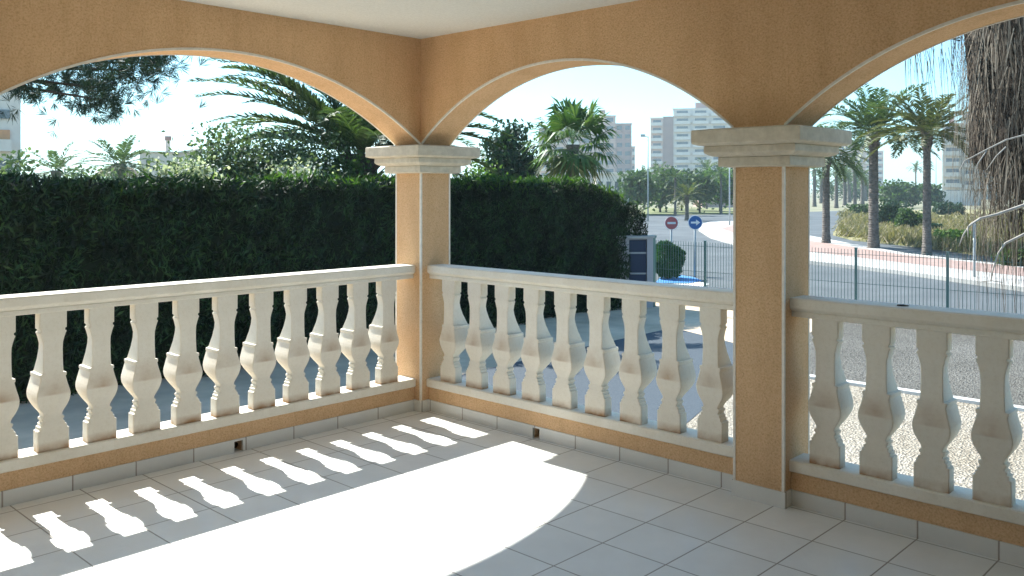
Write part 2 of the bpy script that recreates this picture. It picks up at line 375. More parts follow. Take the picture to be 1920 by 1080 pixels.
# ------------------------------------------------------------------ ground
def sheet(name, mt, pts, z, th=0, kind='structure'):
    m = MB(); P = [(p[0], p[1], z) for p in pts]
    if th: m.loft([[(p[0], p[1], z-th) for p in pts], P])
    else: m.poly(P)
    o = m.build(name, mt, fixn=True)
    if not th and o.data.polygons[0].normal.z < 0: o.data.flip_normals()
    return tag(o, kind=kind)
sheet('ground', M['earth'], [(-1500, -1500), (1500, -1500), (1500, 1500), (-1500, 1500)], GZ)
FX = -12.6
sheet('yard_paving', M['paving'], [(FX, -9), (12, -9), (12, -.1), (-.1, -.1), (-.1, .3), (FX, .3)], GZ+.004)
sheet('gravel_bed', M['gravel_grey'], [(FX, -2.6), (-7.2, -1.3), (-7.3, 12), (FX, 12)], GZ+.008)
sheet('gravel_yard', M['gravel_light'], [(-7.2, -.6), (-5.2, -.75), (-2.2, .15), (-.1, .9), (-.1, 12), (-7.3, 12)], GZ+.012)
sheet('gravel_edging', M['kerb'], [(-7.27, -.6), (-7.15, -.6), (-7.25, 12), (-7.37, 12)], GZ+.05, .06)
sheet('driveway', M['asphalt_dark'], [(-9.6, -4.2), (-6.0, -4.1), (-2.4, -3.9), (-.6, -3.6), (.2, -2.6), (.2, -.12), (-.12, -.12), (-.12, .9), (-2.2, .15), (-5.2, -.75), (-8.4, -1.3)], GZ+.016)
def G(l): return [gd(x, y)[:2] for x, y in l]
sheet('road', M['asphalt'], [(FX-.35, -9.0), (FX-.35, 40), *G([(3200, 470), (2600, 420), (1920, 392), (1600, 394), (1376, 402), (1220, 403), (1150, 412)])], GZ+.004)
near = [(2600, 640), (2200, 585), (1920, 547), (1700, 516), (1600, 504), (1515, 495), (1440, 480), (1380, 461), (1332, 447), (1310, 433), (1312, 424), (1332, 418.5)]
sheet('pavement', M['concrete_white'], G(near+[(1376, 417), (1440, 424), (1515, 445), (1600, 462), (1700, 480), (1920, 506), (2200, 540), (2600, 585)]), GZ+.12, .12)
sheet('planting_strip', M['brick_bed'], G([(1352, 432), (1376, 424.5), (1440, 432), (1515, 455), (1700, 484), (1920, 509), (2200, 543), (2600, 590), (2600, 606), (2200, 562), (1920, 526), (1700, 500), (1515, 477), (1440, 457), (1380, 442)]), GZ+.124)
sheet('field', M['grass'], G([(1562, 441), (1600, 451), (1700, 461), (1800, 474), (1920, 490), (2200, 520), (2600, 560), (3000, 420), (2200, 393), (1920, 393), (1640, 396), (1575, 418)]), GZ+.10, .1)
sheet('roundabout_lawn', M['lawn'], G([(1180, 404), (1376, 400.5), (1440, 397), (1440, 391), (1180, 391)]), GZ+.10, .1)
sheet('painted_bay', M['blue_paint'], G([(1228, 531), (1240, 519), (1262, 514), (1300, 520), (1318, 527), (1290, 531)]), GZ+.010)
sheet('painted_bay_edge', M['white_paint'], G([(1222, 543), (1228, 532.5), (1290, 532.5), (1312, 529), (1330, 533), (1310, 540)]), GZ+.010)
kb = MB().box((FX-.12, -7.3, GZ), (FX+.12, 12, GZ+.16)).build('fence_kerb', M['kerb']); tag(kb, kind='structure')

# ------------------------------------------------------------------ vegetation helpers
def rand_dirs(n, up=0.):
    d = rng.normal(size=(n, 3)); d[:, 2] += up; return d/np.linalg.norm(d, axis=1)[:, None]
def leaves(C, length, width, up=0., D=None):
    n = len(C)
    if D is None: D = rand_dirs(n, up)
    S = np.cross(D, rng.normal(size=(n, 3))); S /= np.linalg.norm(S, axis=1)[:, None]+1e-9
    ln = (length*rng.uniform(.6, 1.4, n))[:, None]; wd = (width*rng.uniform(.6, 1.4, n))[:, None]
    return np.stack([C-D*ln*.5, C+S*wd*.5, C+D*ln*.5, C-S*wd*.5], 1)
def clumps(center, rad, k, m, csize, shell=.55):
    """leaf centres gathered in k clumps through an ellipsoid"""
    d = rand_dirs(k); r = rng.uniform(shell, 1, k)**.8; cc = d*r[:, None]*np.asarray(rad)
    pts = cc.repeat(m, 0) + rng.normal(size=(k*m, 3))*csize*rng.uniform(.6, 1.3, k).repeat(m)[:, None]
    return pts+np.asarray(center), cc+np.asarray(center)
def tree(name, px, depth, top_py, width_px, mt, label, cat='tree', group=None, k=30, m=60, base_py=None, leafsz=None, clear=.25, bark='bark_dark', flat=1., shell=.4, csz=.17):
    s = depth/FPX; base = ondepth(px, depth); ztop = CAM[2]+(CY0-top_py)*s; H = ztop-GZ; w = width_px*s/2
    root = empty(name, base, label, cat, group)
    ch = H*(1-clear)/2*flat; cz = H-ch
    ls = leafsz or max(.05, 3.2*s)
    pts, cc = clumps((0, 0, cz), (w, w, ch), k, m, (w+ch)*csz/1., shell)
    pts = pts[pts[:, 2] < H*1.03]; pts = pts[pts[:, 2] > .03]
    MB().quads(leaves(pts, ls*1.5, ls, .3)).build('crown', mt, root)
    t = MB(); r0 = max(.06, H*.022)
    t.tube([(0, 0, -.02), (r0*.3, 0, H*clear*.6), (0, r0*.3, cz), (0, 0, H*.85)], [r0*1.2, r0, r0*.7, r0*.2], 7)
    for q in cc[:8]:
        t.tube([(0, 0, H*clear*.8), tuple(np.array([0, 0, H*clear])*.4+q*.6), tuple(q)], [r0*.5, r0*.32, r0*.12], 5)
    t.build('trunk', M[bark], root); return root
def frond(n, length, leaflet, az, el, droop, base, lw, rach, roll=0., taper=True, fold=.35):
    """a pinnate frond: rachis ribbon and leaflet quads"""
    d = np.array([math.cos(az)*math.cos(el), math.sin(az)*math.cos(el), math.sin(el)]); p = np.array(base, float); P = [p.copy()]; T = []
    st = length/n; side = np.array([-math.sin(az), math.cos(az), 0.])
    for i in range(n):
        T.append(d.copy()); p = p+d*st; P.append(p.copy()); d = d+np.array([0, 0, -droop/n*(.4+1.2*i/n)]); d /= np.linalg.norm(d)
    T.append(d.copy()); Q = []
    for i in range(n):
        up = np.cross(side, T[i]); up /= np.linalg.norm(up)+1e-9; 
        if up[2] < 0: up = -up
        w = rach*(1-.8*i/n); Q.append([P[i]-side*w, P[i]+side*w, P[i+1]+side*w*.9, P[i+1]-side*w*.9])
        u = i/n
        if u < .1: continue
        ll = leaflet*(math.sin(PI*min(1, .12+.83*u))**.6 if taper else 1)*random.uniform(.85, 1.1)
        for sd in (1, -1):
            ang = R(random.uniform(38, 60)); dr = T[i]*math.cos(ang)+sd*side*math.sin(ang)+up*fold*random.uniform(.3, 1.3)+np.array([0, 0, -.1]); dr /= np.linalg.norm(dr)
            nn = np.cross(dr, up); nn /= np.linalg.norm(nn)+1e-9; b = P[i]+(P[i+1]-P[i])*random.random()
            tip = b+dr*ll+np.array([0, 0, -.12*ll]); mid = b+dr*ll*.45
            Q.append([b, mid+nn*lw, tip, mid-nn*lw])
    return Q
def palm_crown(nf, length, leaflet, nseg, lw, el0=-.35, el1=1.35, droop=1.0, rach=.02):
    Q = []
    for i in range(nf):
        u = (i+.5)/nf; el = el1+(el0-el1)*u**.8; az = i*2.39996+random.uniform(-.2, .2)
        Q += frond(nseg, length*random.uniform(.85, 1.1)*(1 if u > .15 else .8), leaflet, az, el+random.uniform(-.1, .1), droop*random.uniform(.8, 1.25), (0.12*math.cos(az), .12*math.sin(az), .1*random.random()), lw, rach)
    return np.array(Q)
def palm_trunk(h, r0, r1, lean=(0, 0), ring=.09, k=12, flare=1.25):
    m = MB(); pts = []; rad = []; n = int(h/ring)
    for i in range(n+1):
        u = i/n; r = r0+(r1-r0)*u; r *= 1+(flare-1)*max(0, 1-u*7)
        if u > .9: r *= 1+.5*(u-.9)/.1
        for dz, f in ((0, 1.), (.55, 1.06), (.6, .95)):
            z = min(h, (i+dz)*h/n)
            pts.append((lean[0]*u*u, lean[1]*u*u, z)); rad.append(r*f*random.uniform(.96, 1.04))
    pts.sort(key=lambda p: p[2]); m.tube(pts, rad, k); return m
def boots(m, h, r, n=40, top=.8):             # cut frond bases under the crown
    for i in range(n):
        az = i*2.39996; z = h-top*(i/n); c = Vector((math.cos(az), math.sin(az), 0)); s = Vector((-math.sin(az), math.cos(az), 0)); b = c*r*.8+Vector((0, 0, z-.08)); t = c*(r*1.7)+Vector((0, 0, z+.16))
        m.add([b-s*.07, b+s*.07, t+s*.04, t-s*.04, b-s*.07-c*.05, b+s*.07-c*.05, t+s*.04-c*.03, t-s*.04-c*.03], [(0,1,2,3),(7,6,5,4),(0,4,5,1),(1,5,6,2),(2,6,7,3),(3,7,4,0)])
    return m

# ------------------------------------------------------------------ cypress hedge
hx0, hx1, hy0, hy1, hz = -11.9, 9.0, -6.55, -7.75, 1.66
hd = empty('cypress_hedge', ((hx0+hx1)/2, (hy0+hy1)/2, GZ), 'tall clipped dark cypress hedge running behind the left balustrade', 'hedge')
ox, oy = (hx0+hx1)/2, (hy0+hy1)/2
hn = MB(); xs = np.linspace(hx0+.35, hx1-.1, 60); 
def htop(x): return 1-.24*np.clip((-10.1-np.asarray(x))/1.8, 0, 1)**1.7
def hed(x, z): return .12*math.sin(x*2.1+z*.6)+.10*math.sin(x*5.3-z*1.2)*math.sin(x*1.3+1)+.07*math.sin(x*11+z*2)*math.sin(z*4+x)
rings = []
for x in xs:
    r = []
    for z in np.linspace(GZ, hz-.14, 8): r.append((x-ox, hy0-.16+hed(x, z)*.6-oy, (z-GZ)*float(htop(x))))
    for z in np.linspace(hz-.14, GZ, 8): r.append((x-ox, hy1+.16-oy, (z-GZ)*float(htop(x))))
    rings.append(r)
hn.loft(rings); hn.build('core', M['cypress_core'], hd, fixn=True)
def hedge_pts(n, face):
    x = rng.uniform(hx0, hx1 if face != 'end' else hx0+.1, n)
    if face == 'front':
        x = hx0+(6.5-hx0)*rng.random(n); z = GZ+(hz-GZ)*rng.random(n); y = np.array([hed(a, b) for a, b in zip(x, z)])+hy0-rng.random(n)**1.5*.22
    elif face == 'top':
        x = hx0+(6.5-hx0)*rng.random(n); y = rng.uniform(hy1, hy0, n); z = hz+.035*np.sin(x*3.1)+.03*np.sin(x*7.7+y*5)+.02*np.sin(x*17)-rng.random(n)*.18
    elif face == 'end':
        y = rng.uniform(hy1, hy0+.05, n); z = GZ+(hz-GZ)*rng.random(n); x = hx0+.12*np.sin(z*4+y*3)+.25*np.maximum(0, z-.9)**1.5+.18*np.maximum(0, -z)+rng.random(n)*.25
    else:
        z = GZ+(hz-GZ)*rng.random(n); y = hy1+rng.random(n)*.2
    return np.stack([x-ox, y-oy, (z-GZ)*htop(x)], 1)
pts = np.concatenate([hedge_pts(60000, 'front'), hedge_pts(22000, 'top'), hedge_pts(7000, 'end'), hedge_pts(6000, 'back')])
n = len(pts); D = rand_dirs(n, .9); D[:, 1] += .25; D /= np.linalg.norm(D, axis=1)[:, None]
q = leaves(pts, .13, .026, D=D)
# looser, longer shoots along the top, mostly to the right, coloured as if sunlit
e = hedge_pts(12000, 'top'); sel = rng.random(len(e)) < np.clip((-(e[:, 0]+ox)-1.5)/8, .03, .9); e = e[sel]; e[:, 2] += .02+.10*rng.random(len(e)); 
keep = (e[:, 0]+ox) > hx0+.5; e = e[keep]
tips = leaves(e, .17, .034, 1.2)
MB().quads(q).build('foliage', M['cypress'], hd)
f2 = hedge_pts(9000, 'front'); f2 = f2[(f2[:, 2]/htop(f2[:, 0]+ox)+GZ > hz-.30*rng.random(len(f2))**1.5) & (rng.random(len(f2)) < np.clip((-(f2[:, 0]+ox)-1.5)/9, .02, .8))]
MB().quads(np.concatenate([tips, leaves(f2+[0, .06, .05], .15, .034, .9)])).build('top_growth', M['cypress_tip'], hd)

# ------------------------------------------------------------------ fence, cabinet, signs
fy = [-7.0+1.64*k for k in range(12)]
fc = empty('mesh_fence', (FX, fy[0], GZ), 'dark green wire mesh fence running along the road side of the gravel', 'fence')
FT = .395-GZ
pm = MB()
for k in range(int(1.56/.065)): yy = .055+k*.065; pm.box((-.004, yy-.004, .17), (.004, yy+.004, FT))
for z in (.2, .75, 1.3): pm.box((.004, .03, z), (.010, 1.61, z+.008))
pm = pm.mesh('mesh_panel'); pm.materials.append(M['fence'])
po = MB().box((-.022, -.02, 0), (.022, .02, FT+.02)).box((-.026, -.024, FT+.02), (.026, .024, FT+.035)).mesh('post'); po.materials.append(M['fence'])
for k, y in enumerate(fy):
    inst('post', po, fc, (0, y-fy[0], 0)); 
    if k < len(fy)-1: inst('mesh_panel', pm, fc, (0, y-fy[0], 0))
# grey cabinet with dark panes at the end of the hedge
cp = at(1202, 486, 19.0); cb = empty('glazed_cabinet', (cp[0], cp[1], GZ), 'grey cabinet with dark blue panes at the end of the hedge', 'cabinet', rz=YAW-PI/2)
zt = CAM[2]-(446-CY0)*19/FPX-GZ; w = .26
MB().box((-w-.24, 0, 0), (-w, .4, zt)).box((w-.13, 0, 0), (w, .4, zt)).box((-w, 0, 0), (w-.13, .4, .3)).box((-w, 0, zt-.03), (w-.13, .4, zt)).box((-w, .12, .3), (w-.13, .4, zt-.03)).build('body', M['render_grey'], cb)
MB().box((-w-.27, -.03, zt), (w+.03, .43, zt+.04)).build('lid', M['galv'], cb)
for i, z in enumerate((.31, .75, 1.19)):
    z1 = min(z+.40, zt-.05)
    if z1-z > .05: MB().box((-w+.015, .03, z), (w-.145, .05, z1)).build('pane', M['glass_blue'], cb)
for z in (.715, 1.155): MB().box((-w, .02, z), (w-.13, .06, z+.03)).build('crossbar', M['galv'], cb)
gp = at(1222, 486, 19.1); o = MB().box((-.06, -.06, 0), (.06, .06, zt)).box((-.075, -.075, zt), (.075, .075, zt+.05)).build('gate_post', M['fence']); o.location = (gp[0], gp[1], GZ); tag(o, 'green post between the glazed cabinet and the round bush', 'post')

def road_sign(name, px, py, depth, dia, face, label, build):
    p = at(px, py, depth); root = empty(name, (p[0], p[1], GZ), label, 'sign', 'round road signs beyond the fence', rz=YAW-PI/2)
    hz_ = p[2]-GZ; r = dia/2
    MB().tube([(0, .03, 0), (0, .03, hz_+r*.6)], .028, 8).build('post', M['galv'], root)
    def disc(rr, y0, y1): return [[(rr*math.cos(a), y, hz_+rr*math.sin(a)) for a in np.linspace(0, 2*PI, 33)[:-1]] for y in (y0, y1)]
    f = MB().loft(disc(r, 0, -.02)).build('plate', M[face], root, fixn=True)
    rim = MB(); a = np.linspace(0, 2*PI, 33)[:-1]; ro, ri = r, r*.93
    rim.loft([[(q*math.cos(t), y, hz_+q*math.sin(t)) for t in a] for q, y in ((ro, -.0205), (ro, -.023), (ri, -.023), (ri, -.0205))], cap=False); rim.build('rim', M['sign_white'], root, fixn=True)
    build(root, hz_, r); return root
def bar(root, z, r): MB().box((-r*.62, -.026, z-r*.16), (r*.62, -.0215, z+r*.16)).build('white_bar', M['sign_white'], root)
def arrow(root, z, r):
    p = [(-.62, .13), (.1, .13), (.1, .42), (.68, 0), (.1, -.42), (.1, -.13), (-.62, -.13)]
    MB().loft([[(x*r, y, z+q*r) for x, q in p] for y in (-.0215, -.026)]).build('white_arrow', M['sign_white'], root, fixn=True)
road_sign('no_entry_sign', 1259, 418, 26.5, .40, 'sign_red', 'faded round red no entry sign with a white bar', bar)
road_sign('direction_sign', 1303.5, 417, 25.5, .41, 'sign_blue', 'round blue sign with a white arrow pointing right', arrow)
# topiary ball
tb = gd(1250, 522); tdep = float((tb-CAM)@FW); s = tdep/FPX
root = empty('round_bush', (tb[0], tb[1], GZ), 'clipped bright green round bush behind the fence below the signs', 'bush')
pts = rand_dirs(5200)*(rng.uniform(.86, 1.03, 5200)[:, None])*np.array([29*s, 29*s, 33*s])+np.array([-.02, 0, 34*s]); pts += .05*np.sin(pts[:, [1, 2, 0]]*9+1.3)+.03*np.sin(pts[:, [2, 0, 1]]*23)
MB().quads(leaves(pts, .09, .05)).build('foliage', M['topiary'], root)
MB().tube([(0, 0, 0), (0, 0, 32*s)], [.06, .05], 6).build('stem', M['bark_dark'], root)

# ------------------------------------------------------------------ big date palm behind the hedge
def put(root, Q, name, m): return MB().quads(np.array(Q)).build(name, m, root)
bd_ = (-9.6-CAM[1])/(FW+RT*(678-960)/FPX)[1]; bp = at(678, 300, bd_); bpz = CAM[2]+(CY0-290)*bd_/FPX-GZ
root = empty('date_palm', (bp[0], bp[1], GZ), 'big near date palm arching feathery fronds over the hedge', 'palm')
Q = []
ez = bpz-.1
view = math.atan2(RT[1], RT[0])               # azimuth of image-right
for da, el, ln, dr in [(180, .95, 3.9, 1.25), (176, .78, 3.7, .85), (196, .70, 3.6, 1.0), (168, .60, 3.2, 1.0), (185, 1.10, 4.0, 1.25), (200, .45, 2.6, .8), (150, .85, 3.4, 1.1), (205, .95, 3.5, 1.2),
                       (8, .72, 3.4, 1.3), (-5, .50, 3.3, 1.1), (15, .30, 2.9, 1.0), (2, 1.0, 3.6, 1.4), (350, .15, 2.2, .7)]:
    for _ in range(2): Q += frond(120, ln*random.uniform(.88, 1.03), .38, view+R(da+random.uniform(-5, 5)), el+random.uniform(-.06, .06), dr, (0, 0, ez), .024, .026, fold=.5)
for i in range(26):
    Q += frond(80, random.uniform(2.6, 3.5), .36, i*2.4, random.uniform(.45, 1.4), random.uniform(.8, 1.3), (0, 0, ez), .022, .02, fold=.5)
put(root, Q, 'crown', M['palm'])
tk = palm_trunk(bpz, .36, .30, k=14); boots(tk, bpz, .3, 60, 1.1); tk.build('trunk', M['bark_dark'], root)

# ------------------------------------------------------------------ fan palm
def fan_palm(px, crown_py, depth, rad_px, label, trunk_top=None, nf=34, group=None, skirt=True, name='fan_palm'):
    s = depth/FPX; b = ondepth(px, depth); h = CAM[2]+(CY0-crown_py)*s-GZ; rr = rad_px*s
    root = empty(name, b, label, 'palm', group); Q = []; Y = []
    for i in range(nf):
        u = (i+.5)/nf; az = i*2.39996+random.uniform(-.2, .2); el = 1.45-2.5*u
        tgt = Q if u < .8 else Y
        d = np.array([math.cos(az)*math.cos(el), math.sin(az)*math.cos(el), math.sin(el)]); pl = rr*random.uniform(.42, .6)
        side = np.array([-math.sin(az), math.cos(az), 0]); hub = np.array([0, 0, h])+d*pl; up = np.cross(d, side); 
        tgt.append([np.array([0, 0, h])-side*.012, np.array([0, 0, h])+side*.012, hub+side*.008, hub-side*.008])
        lf = rr*random.uniform(.45, .6)
        for a in np.linspace(-2.0, 2.0, 23):
            a += random.uniform(-.05, .05)
            dr = d*math.cos(a)+side*math.sin(a)+up*.18*math.cos(a*2); dr /= np.linalg.norm(dr); nn = np.cross(dr, up); nn /= np.linalg.norm(nn)+1e-9
            l = lf*(1-.16*abs(a)/2)*random.uniform(.85, 1.1); w = l*.055
            mid = hub+dr*l*.6; tip = hub+dr*l+np.array([0, 0, -l*random.uniform(.1, .45)])
            tgt.append([hub, mid+nn*w, tip, mid-nn*w])
    MB().quads(np.array(Q)).build('crown', M['fan'], root)
    if Y: MB().quads(np.array(Y)).build('dry_fronds', M['palm_y'], root)
    palm_trunk(h-.02, .17*rr/1.3, .12*rr/1.3, ring=.08).build('trunk', M['bark'], root); return root
fan_palm(1074, 270, 24., 98, nf=32, label= 'fan palm with bright green leaves standing behind the hedge in the middle arch')

# ------------------------------------------------------------------ date palms across the road
def date_palm(px, base_py, crown_py, rad_px, trunk_px, label, nf=34, nseg=34, group=None, depth=None, droop=1.1, lw=.022, name='date_palm', z=GZ, m='palm', el0=-.5):
    b = gd(px, base_py) if depth is None else ondepth(px, depth); dep = float((b-CAM)@FW); s = dep/FPX
    h = CAM[2]+(CY0-crown_py)*s-GZ
    root = empty(name, (b[0], b[1], GZ), label, 'palm', group, rz=random.uniform(0, 6))
    Q = palm_crown(nf, rad_px*s*1.15, rad_px*s*.24, nseg, lw, droop=droop, el0=el0, rach=.012*max(1, s*60)); Q[:, :, 2] += h-.1
    MB().quads(Q).build('crown', M[m], root)
    tk = palm_trunk(h, trunk_px*s/2, trunk_px*s/2*.8, k=10, ring=max(.09, h/50)); 
    if nf > 25: boots(tk, h, trunk_px*s/2*.8, 40, .7)
    tk.build('trunk', M['bark'], root); return root
GR = 'date palms lining the far side of the road'
date_palm(1638, 470, 246, 108, 19, 'tall date palm with full green crown, middle one of three across the road', 44, 44, GR, lw=.028, el0=-.15, droop=1.0)
date_palm(1738, 482, 248, 98, 16, 'slim date palm with a paler crown, rightmost of three across the road', 38, 44, GR, lw=.028, el0=-.15, droop=1.0, m='palm_y')
date_palm(1549, 460, 288, 76, 15, 'date palm showing mostly its bare trunk, leftmost of three across the road', 34, 34, GR, lw=.03)
far = [(1527, 372, 318, 40, 130), (1568, 373, 322, 42, 120), (1584, 372, 326, 38, 140), (1603, 374, 318, 44, 118), (1617, 373, 330, 36, 150), (1592, 372, 335, 34, 170), (1540, 372, 334, 36, 160), (1622, 373, 340, 32, 190)]
wh = ['leftmost', 'second', 'third', 'fourth', 'fifth', 'sixth', 'seventh', 'rightmost']
far.sort()
for (px, _, cpy, rp, dp), w_ in zip(far, wh):
    date_palm(px, 0, cpy, rp*.62, 7, f'small distant avenue palm, {w_} of the eight seen right of the column', 22, 14, 'avenue palms far beyond the road', depth=dp, lw=.07)
date_palm(1717, 0, 313, 15, 3, 'lone tiny palm on a thin stem between the two right date palms', 18, 10, None, depth=170, lw=.08, droop=1.4)
date_palm(225, 0, 308, 72, 20, 'hazy date palm with upright fronds behind the hedge, left of the white house', 30, 26, None, depth=42, lw=.035, droop=1.0)
date_palm(106, 0, 320, 62, 20, 'low date palm just showing its fronds over the far left of the hedge', 24, 24, None, depth=44, lw=.035, droop=1.0)
date_palm(1288, 0, 366, 34, 8, 'small yellowish palm on the roundabout, behind the two road signs', 26, 18, None, depth=72, lw=.05, m='palm_y')
date_palm(1325, 0, 318, 30, 4, 'palm with a dark crown rising over the trees below the white tower', 22, 16, None, depth=110, lw=.06)
date_palm(1236, 0, 322, 27, 5, 'small palm crown above the trees at the left foot of the white tower', 20, 16, None, depth=112, lw=.06)
date_palm(1266, 0, 332, 24, 5, 'low palm crown among the trees just left of the blue sign', 20, 16, None, depth=86, lw=.06)
date_palm(1352, 0, 326, 28, 5, 'palm crown among the trees close to the second column', 20, 16, None, depth=90, lw=.06)
date_palm(1208, 0, 330, 26, 5, 'slender palm among the trees right of the pink tower', 20, 16, None, depth=105, lw=.06)

def dep_y(px, y):                             # forward distance at which a column of the view crosses a plane y
    d = FW+RT*(px-960)/FPX; return (y-CAM[1])/d[1]
# ------------------------------------------------------------------ trees and shrubs
tree('dark_conifer', 955, 27, 232, 96, M['darktree'], 'dense dark green tree between the corner column and the fan palm', k=110, m=150, clear=.1, leafsz=.10, shell=.05, csz=.11)
tree('flowering_shrub', 520, dep_y(520, -9.3), 256, 190, M['oleander'], 'loose pale green shrub rising over the hedge left of the date palm', 'shrub', k=220, m=190, clear=.05, leafsz=.05, shell=.1, csz=.12)
tree('flowering_shrub', 430, dep_y(430, -9.3), 242, 120, M['oleander'], 'airy grey-green shrub with wispy top over the hedge', 'shrub', k=120, m=170, clear=.05, leafsz=.05, shell=.1, csz=.12)
tree('flowering_shrub', 610, dep_y(610, -9.3), 238, 140, M['tree'], 'green leafy shrub right beside the big date palm', 'shrub', k=110, m=165, clear=.1, leafsz=.05, shell=.1, csz=.12)
tree('upright_shrub', 377, 17, 268, 44, M['darktree'], 'narrow upright dark shrub beside the white house', 'shrub', k=24, m=70, clear=.1, leafsz=.06, csz=.10)
tree('leafy_bush', 890, dep_y(890, -9.4), 305, 110, M['bright'], 'bright green bush just over the hedge right of the corner column', 'bush', k=60, m=90, clear=.1, leafsz=.05, csz=.12)
tree('leafy_bush', 20, 24, 282, 110, M['oleander'], 'hazy bush over the hedge at the far left below the tower', 'bush', k=34, m=70, clear=.1, leafsz=.1, csz=.12)
tree('leafy_bush', 165, 36, 316, 120, M['oleander'], 'low grey-green bush between the two small palms on the left', 'bush', k=34, m=60, clear=.05, leafsz=.11, csz=.12)
# white blossoms on the shrubs over the hedge
for px, py, n_, lb in ((345, 318, 420, 'cluster of white blossoms over the hedge below the white house'), (560, 322, 300, 'white blossoms over the hedge left of the date palm trunk')):
    p = at(px, py, dep_y(px, -8.1)); root = empty('white_blossom_bush', (p[0], p[1], GZ), lb, 'bush'); hh = p[2]-GZ
    pts = rng.normal(size=(n_, 3))*np.array([.26, .2, .09])+np.array([0, 0, hh]); MB().quads(leaves(pts, .055, .05)).build('blossoms', M['flower'], root)
    pts = rng.normal(size=(n_*3, 3))*np.array([.30, .25, .25])+np.array([0, 0, hh-.3]); MB().quads(leaves(pts, .09, .035)).build('foliage', M['oleander'], root)
    MB().tube([(0, 0, 0), (0, 0, hh-.2)], [.05, .03], 6).build('stem', M['bark_dark'], root)
tg = 'trees on the roundabout below the towers'
for px, dp, tp, wp, mm, lb in [(1195, 88, 322, 70, 'tree', 'round tree at the right end of the hedge below the pink tower'), (1238, 95, 312, 78, 'tree', 'broad dark tree left of the no entry sign'),
                               (1278, 102, 318, 62, 'darktree', 'dark tree directly above the blue sign'), (1312, 92, 322, 62, 'tree', 'leafy tree right of the small yellowish palm'),
                               (1350, 98, 316, 64, 'bright', 'light green tree beside the second column'), (1395, 98, 314, 70, 'tree', 'tree half hidden behind the second column')]:
    tree('round_tree', px, dp, tp, wp, M[mm], lb, 'tree', tg, k=30, m=60, clear=.25, leafsz=.30, shell=.2, csz=.13)
for px, dp, tp, wp, lb in [(1672, 120, 338, 60, 'dull green tree left of the slim palm trunk'), (1708, 128, 342, 58, 'dull green tree just left of the slim palm'), (1745, 118, 346, 40, 'low dull green tree right of the slim palm trunk'),
                           (1560, 200, 338, 80, 'far tree closing the palm avenue on the left'), (1612, 200, 342, 70, 'far tree closing the palm avenue on the right')]:
    tree('field_tree', px, dp, tp, wp, M['tree'], lb, 'tree', 'trees at the back of the dry field', k=26, m=50, clear=.15, leafsz=.34, shell=.2, csz=.14)
for px, by, tp, wp, mm, lb in [(1663, 428, 376, 40, 'darktree', 'dark round shrub touching the middle palm trunk in the field'), (1706, 434, 392, 44, 'tree', 'green shrub in the dry field between two palm trunks'),
                               (1776, 404, 380, 50, 'darktree', 'dark low shrub before the white wall'), (1752, 440, 420, 26, 'darktree', 'tiny dark shrub just right of the slim palm trunk'),
                               (1785, 468, 432, 60, 'bright', 'bright green scrub at the roadside right of the slim palm'), (1905, 503, 470, 60, 'tree', 'green scrub at the right edge beside the road'), (1620, 404, 384, 40, 'tree', 'pale green shrub left of the middle palm trunk')]:
    d_ = (CAM[2]-GZ)*FPX/(by-CY0); tree('field_shrub', px, d_, tp, wp, M[mm], lb, 'shrub', 'shrubs in the dry field', k=22, m=70, clear=.05, leafsz=.13 if d_ < 60 else .2, csz=.15)
# dry grass tufts over the field: nobody could count them
g = []
for _ in range(2600):
    px = random.uniform(1575, 1960); py = 398+64*random.random()**.8+max(0, (px-1600))*.09*random.random()
    if py > 441+(px-1562)*.135: continue
    p = gd(px, py, GZ+.1); d_ = float((p-CAM)@FW); hh = random.uniform(.18, .5)*(1.2 if py > 440 else 1)
    for j in range(7):
        a = random.uniform(0, 6.28); t = p+np.array([math.cos(a)*hh*.5, math.sin(a)*hh*.5, hh]); w = np.array([-math.sin(a), math.cos(a), 0])*.03*max(1, d_/35)
        b = p+np.array([random.gauss(0, .25), random.gauss(0, .25), 0]); g.append([b-w, b+w, t+w*.2, t-w*.2])
o = MB().quads(np.array(g)).build('dry_grass', M['scrub']); tag(o, 'dry yellow grass tufts covering the field beyond the road', 'grass', kind='stuff')

# ------------------------------------------------------------------ pine bough, left
pd = 11.5; pb = ondepth(-330, 13.5); root = empty('pine_tree', pb, 'dark pine bough hanging across the top left of the arch', 'pine')
tk = MB(); th = 6.5
tk.tube([(0, 0, 0), (.1, .1, 2.5), (.0, .3, 4.5), (.1, .2, th)], [.26, .22, .17, .08], 9)
nd = []
def bough(px, py, dep, n, spread):
    p = at(px, py, dep)-pb; p[2] = at(px, py, dep)[2]-GZ
    tk.tube([(.05, .2, 4.2), tuple(np.array([.05, .2, 4.6])*.5+p*.5), tuple(p+np.array([0, 0, .05]))], [.07, .04, .01], 5)
    for _ in range(n):
        c = p+rng.normal(size=3)*spread; d = rand_dirs(1, .2)[0]
        D = d+rng.normal(size=(26, 3))*.55; D /= np.linalg.norm(D, axis=1)[:, None]
        nd.append(leaves(c+D*.08, .17, .008, D=D))
for px, py, n_, sp in [(125, 165, 34, .20), (185, 140, 60, .24), (240, 140, 64, .22), (290, 126, 40, .14), (315, 120, 16, .07), (150, 120, 60, .26), (220, 105, 60, .26), (50, 168, 24, .08), (100, 166, 18, .10), (165, 190, 20, .10), (195, 196, 20, .09), (205, 175, 26, .12), (-60, 120, 80, .35), (100, 60, 80, .4), (260, 60, 60, .35), (-170, 60, 80, .4), (20, 20, 80, .5)]:
    bough(px, py, pd+random.uniform(-.6, .8), n_, sp)
MB().quads(np.concatenate(nd)).build('needles', M['pine'], root); tk.build('trunk', M['bark_dark'], root)

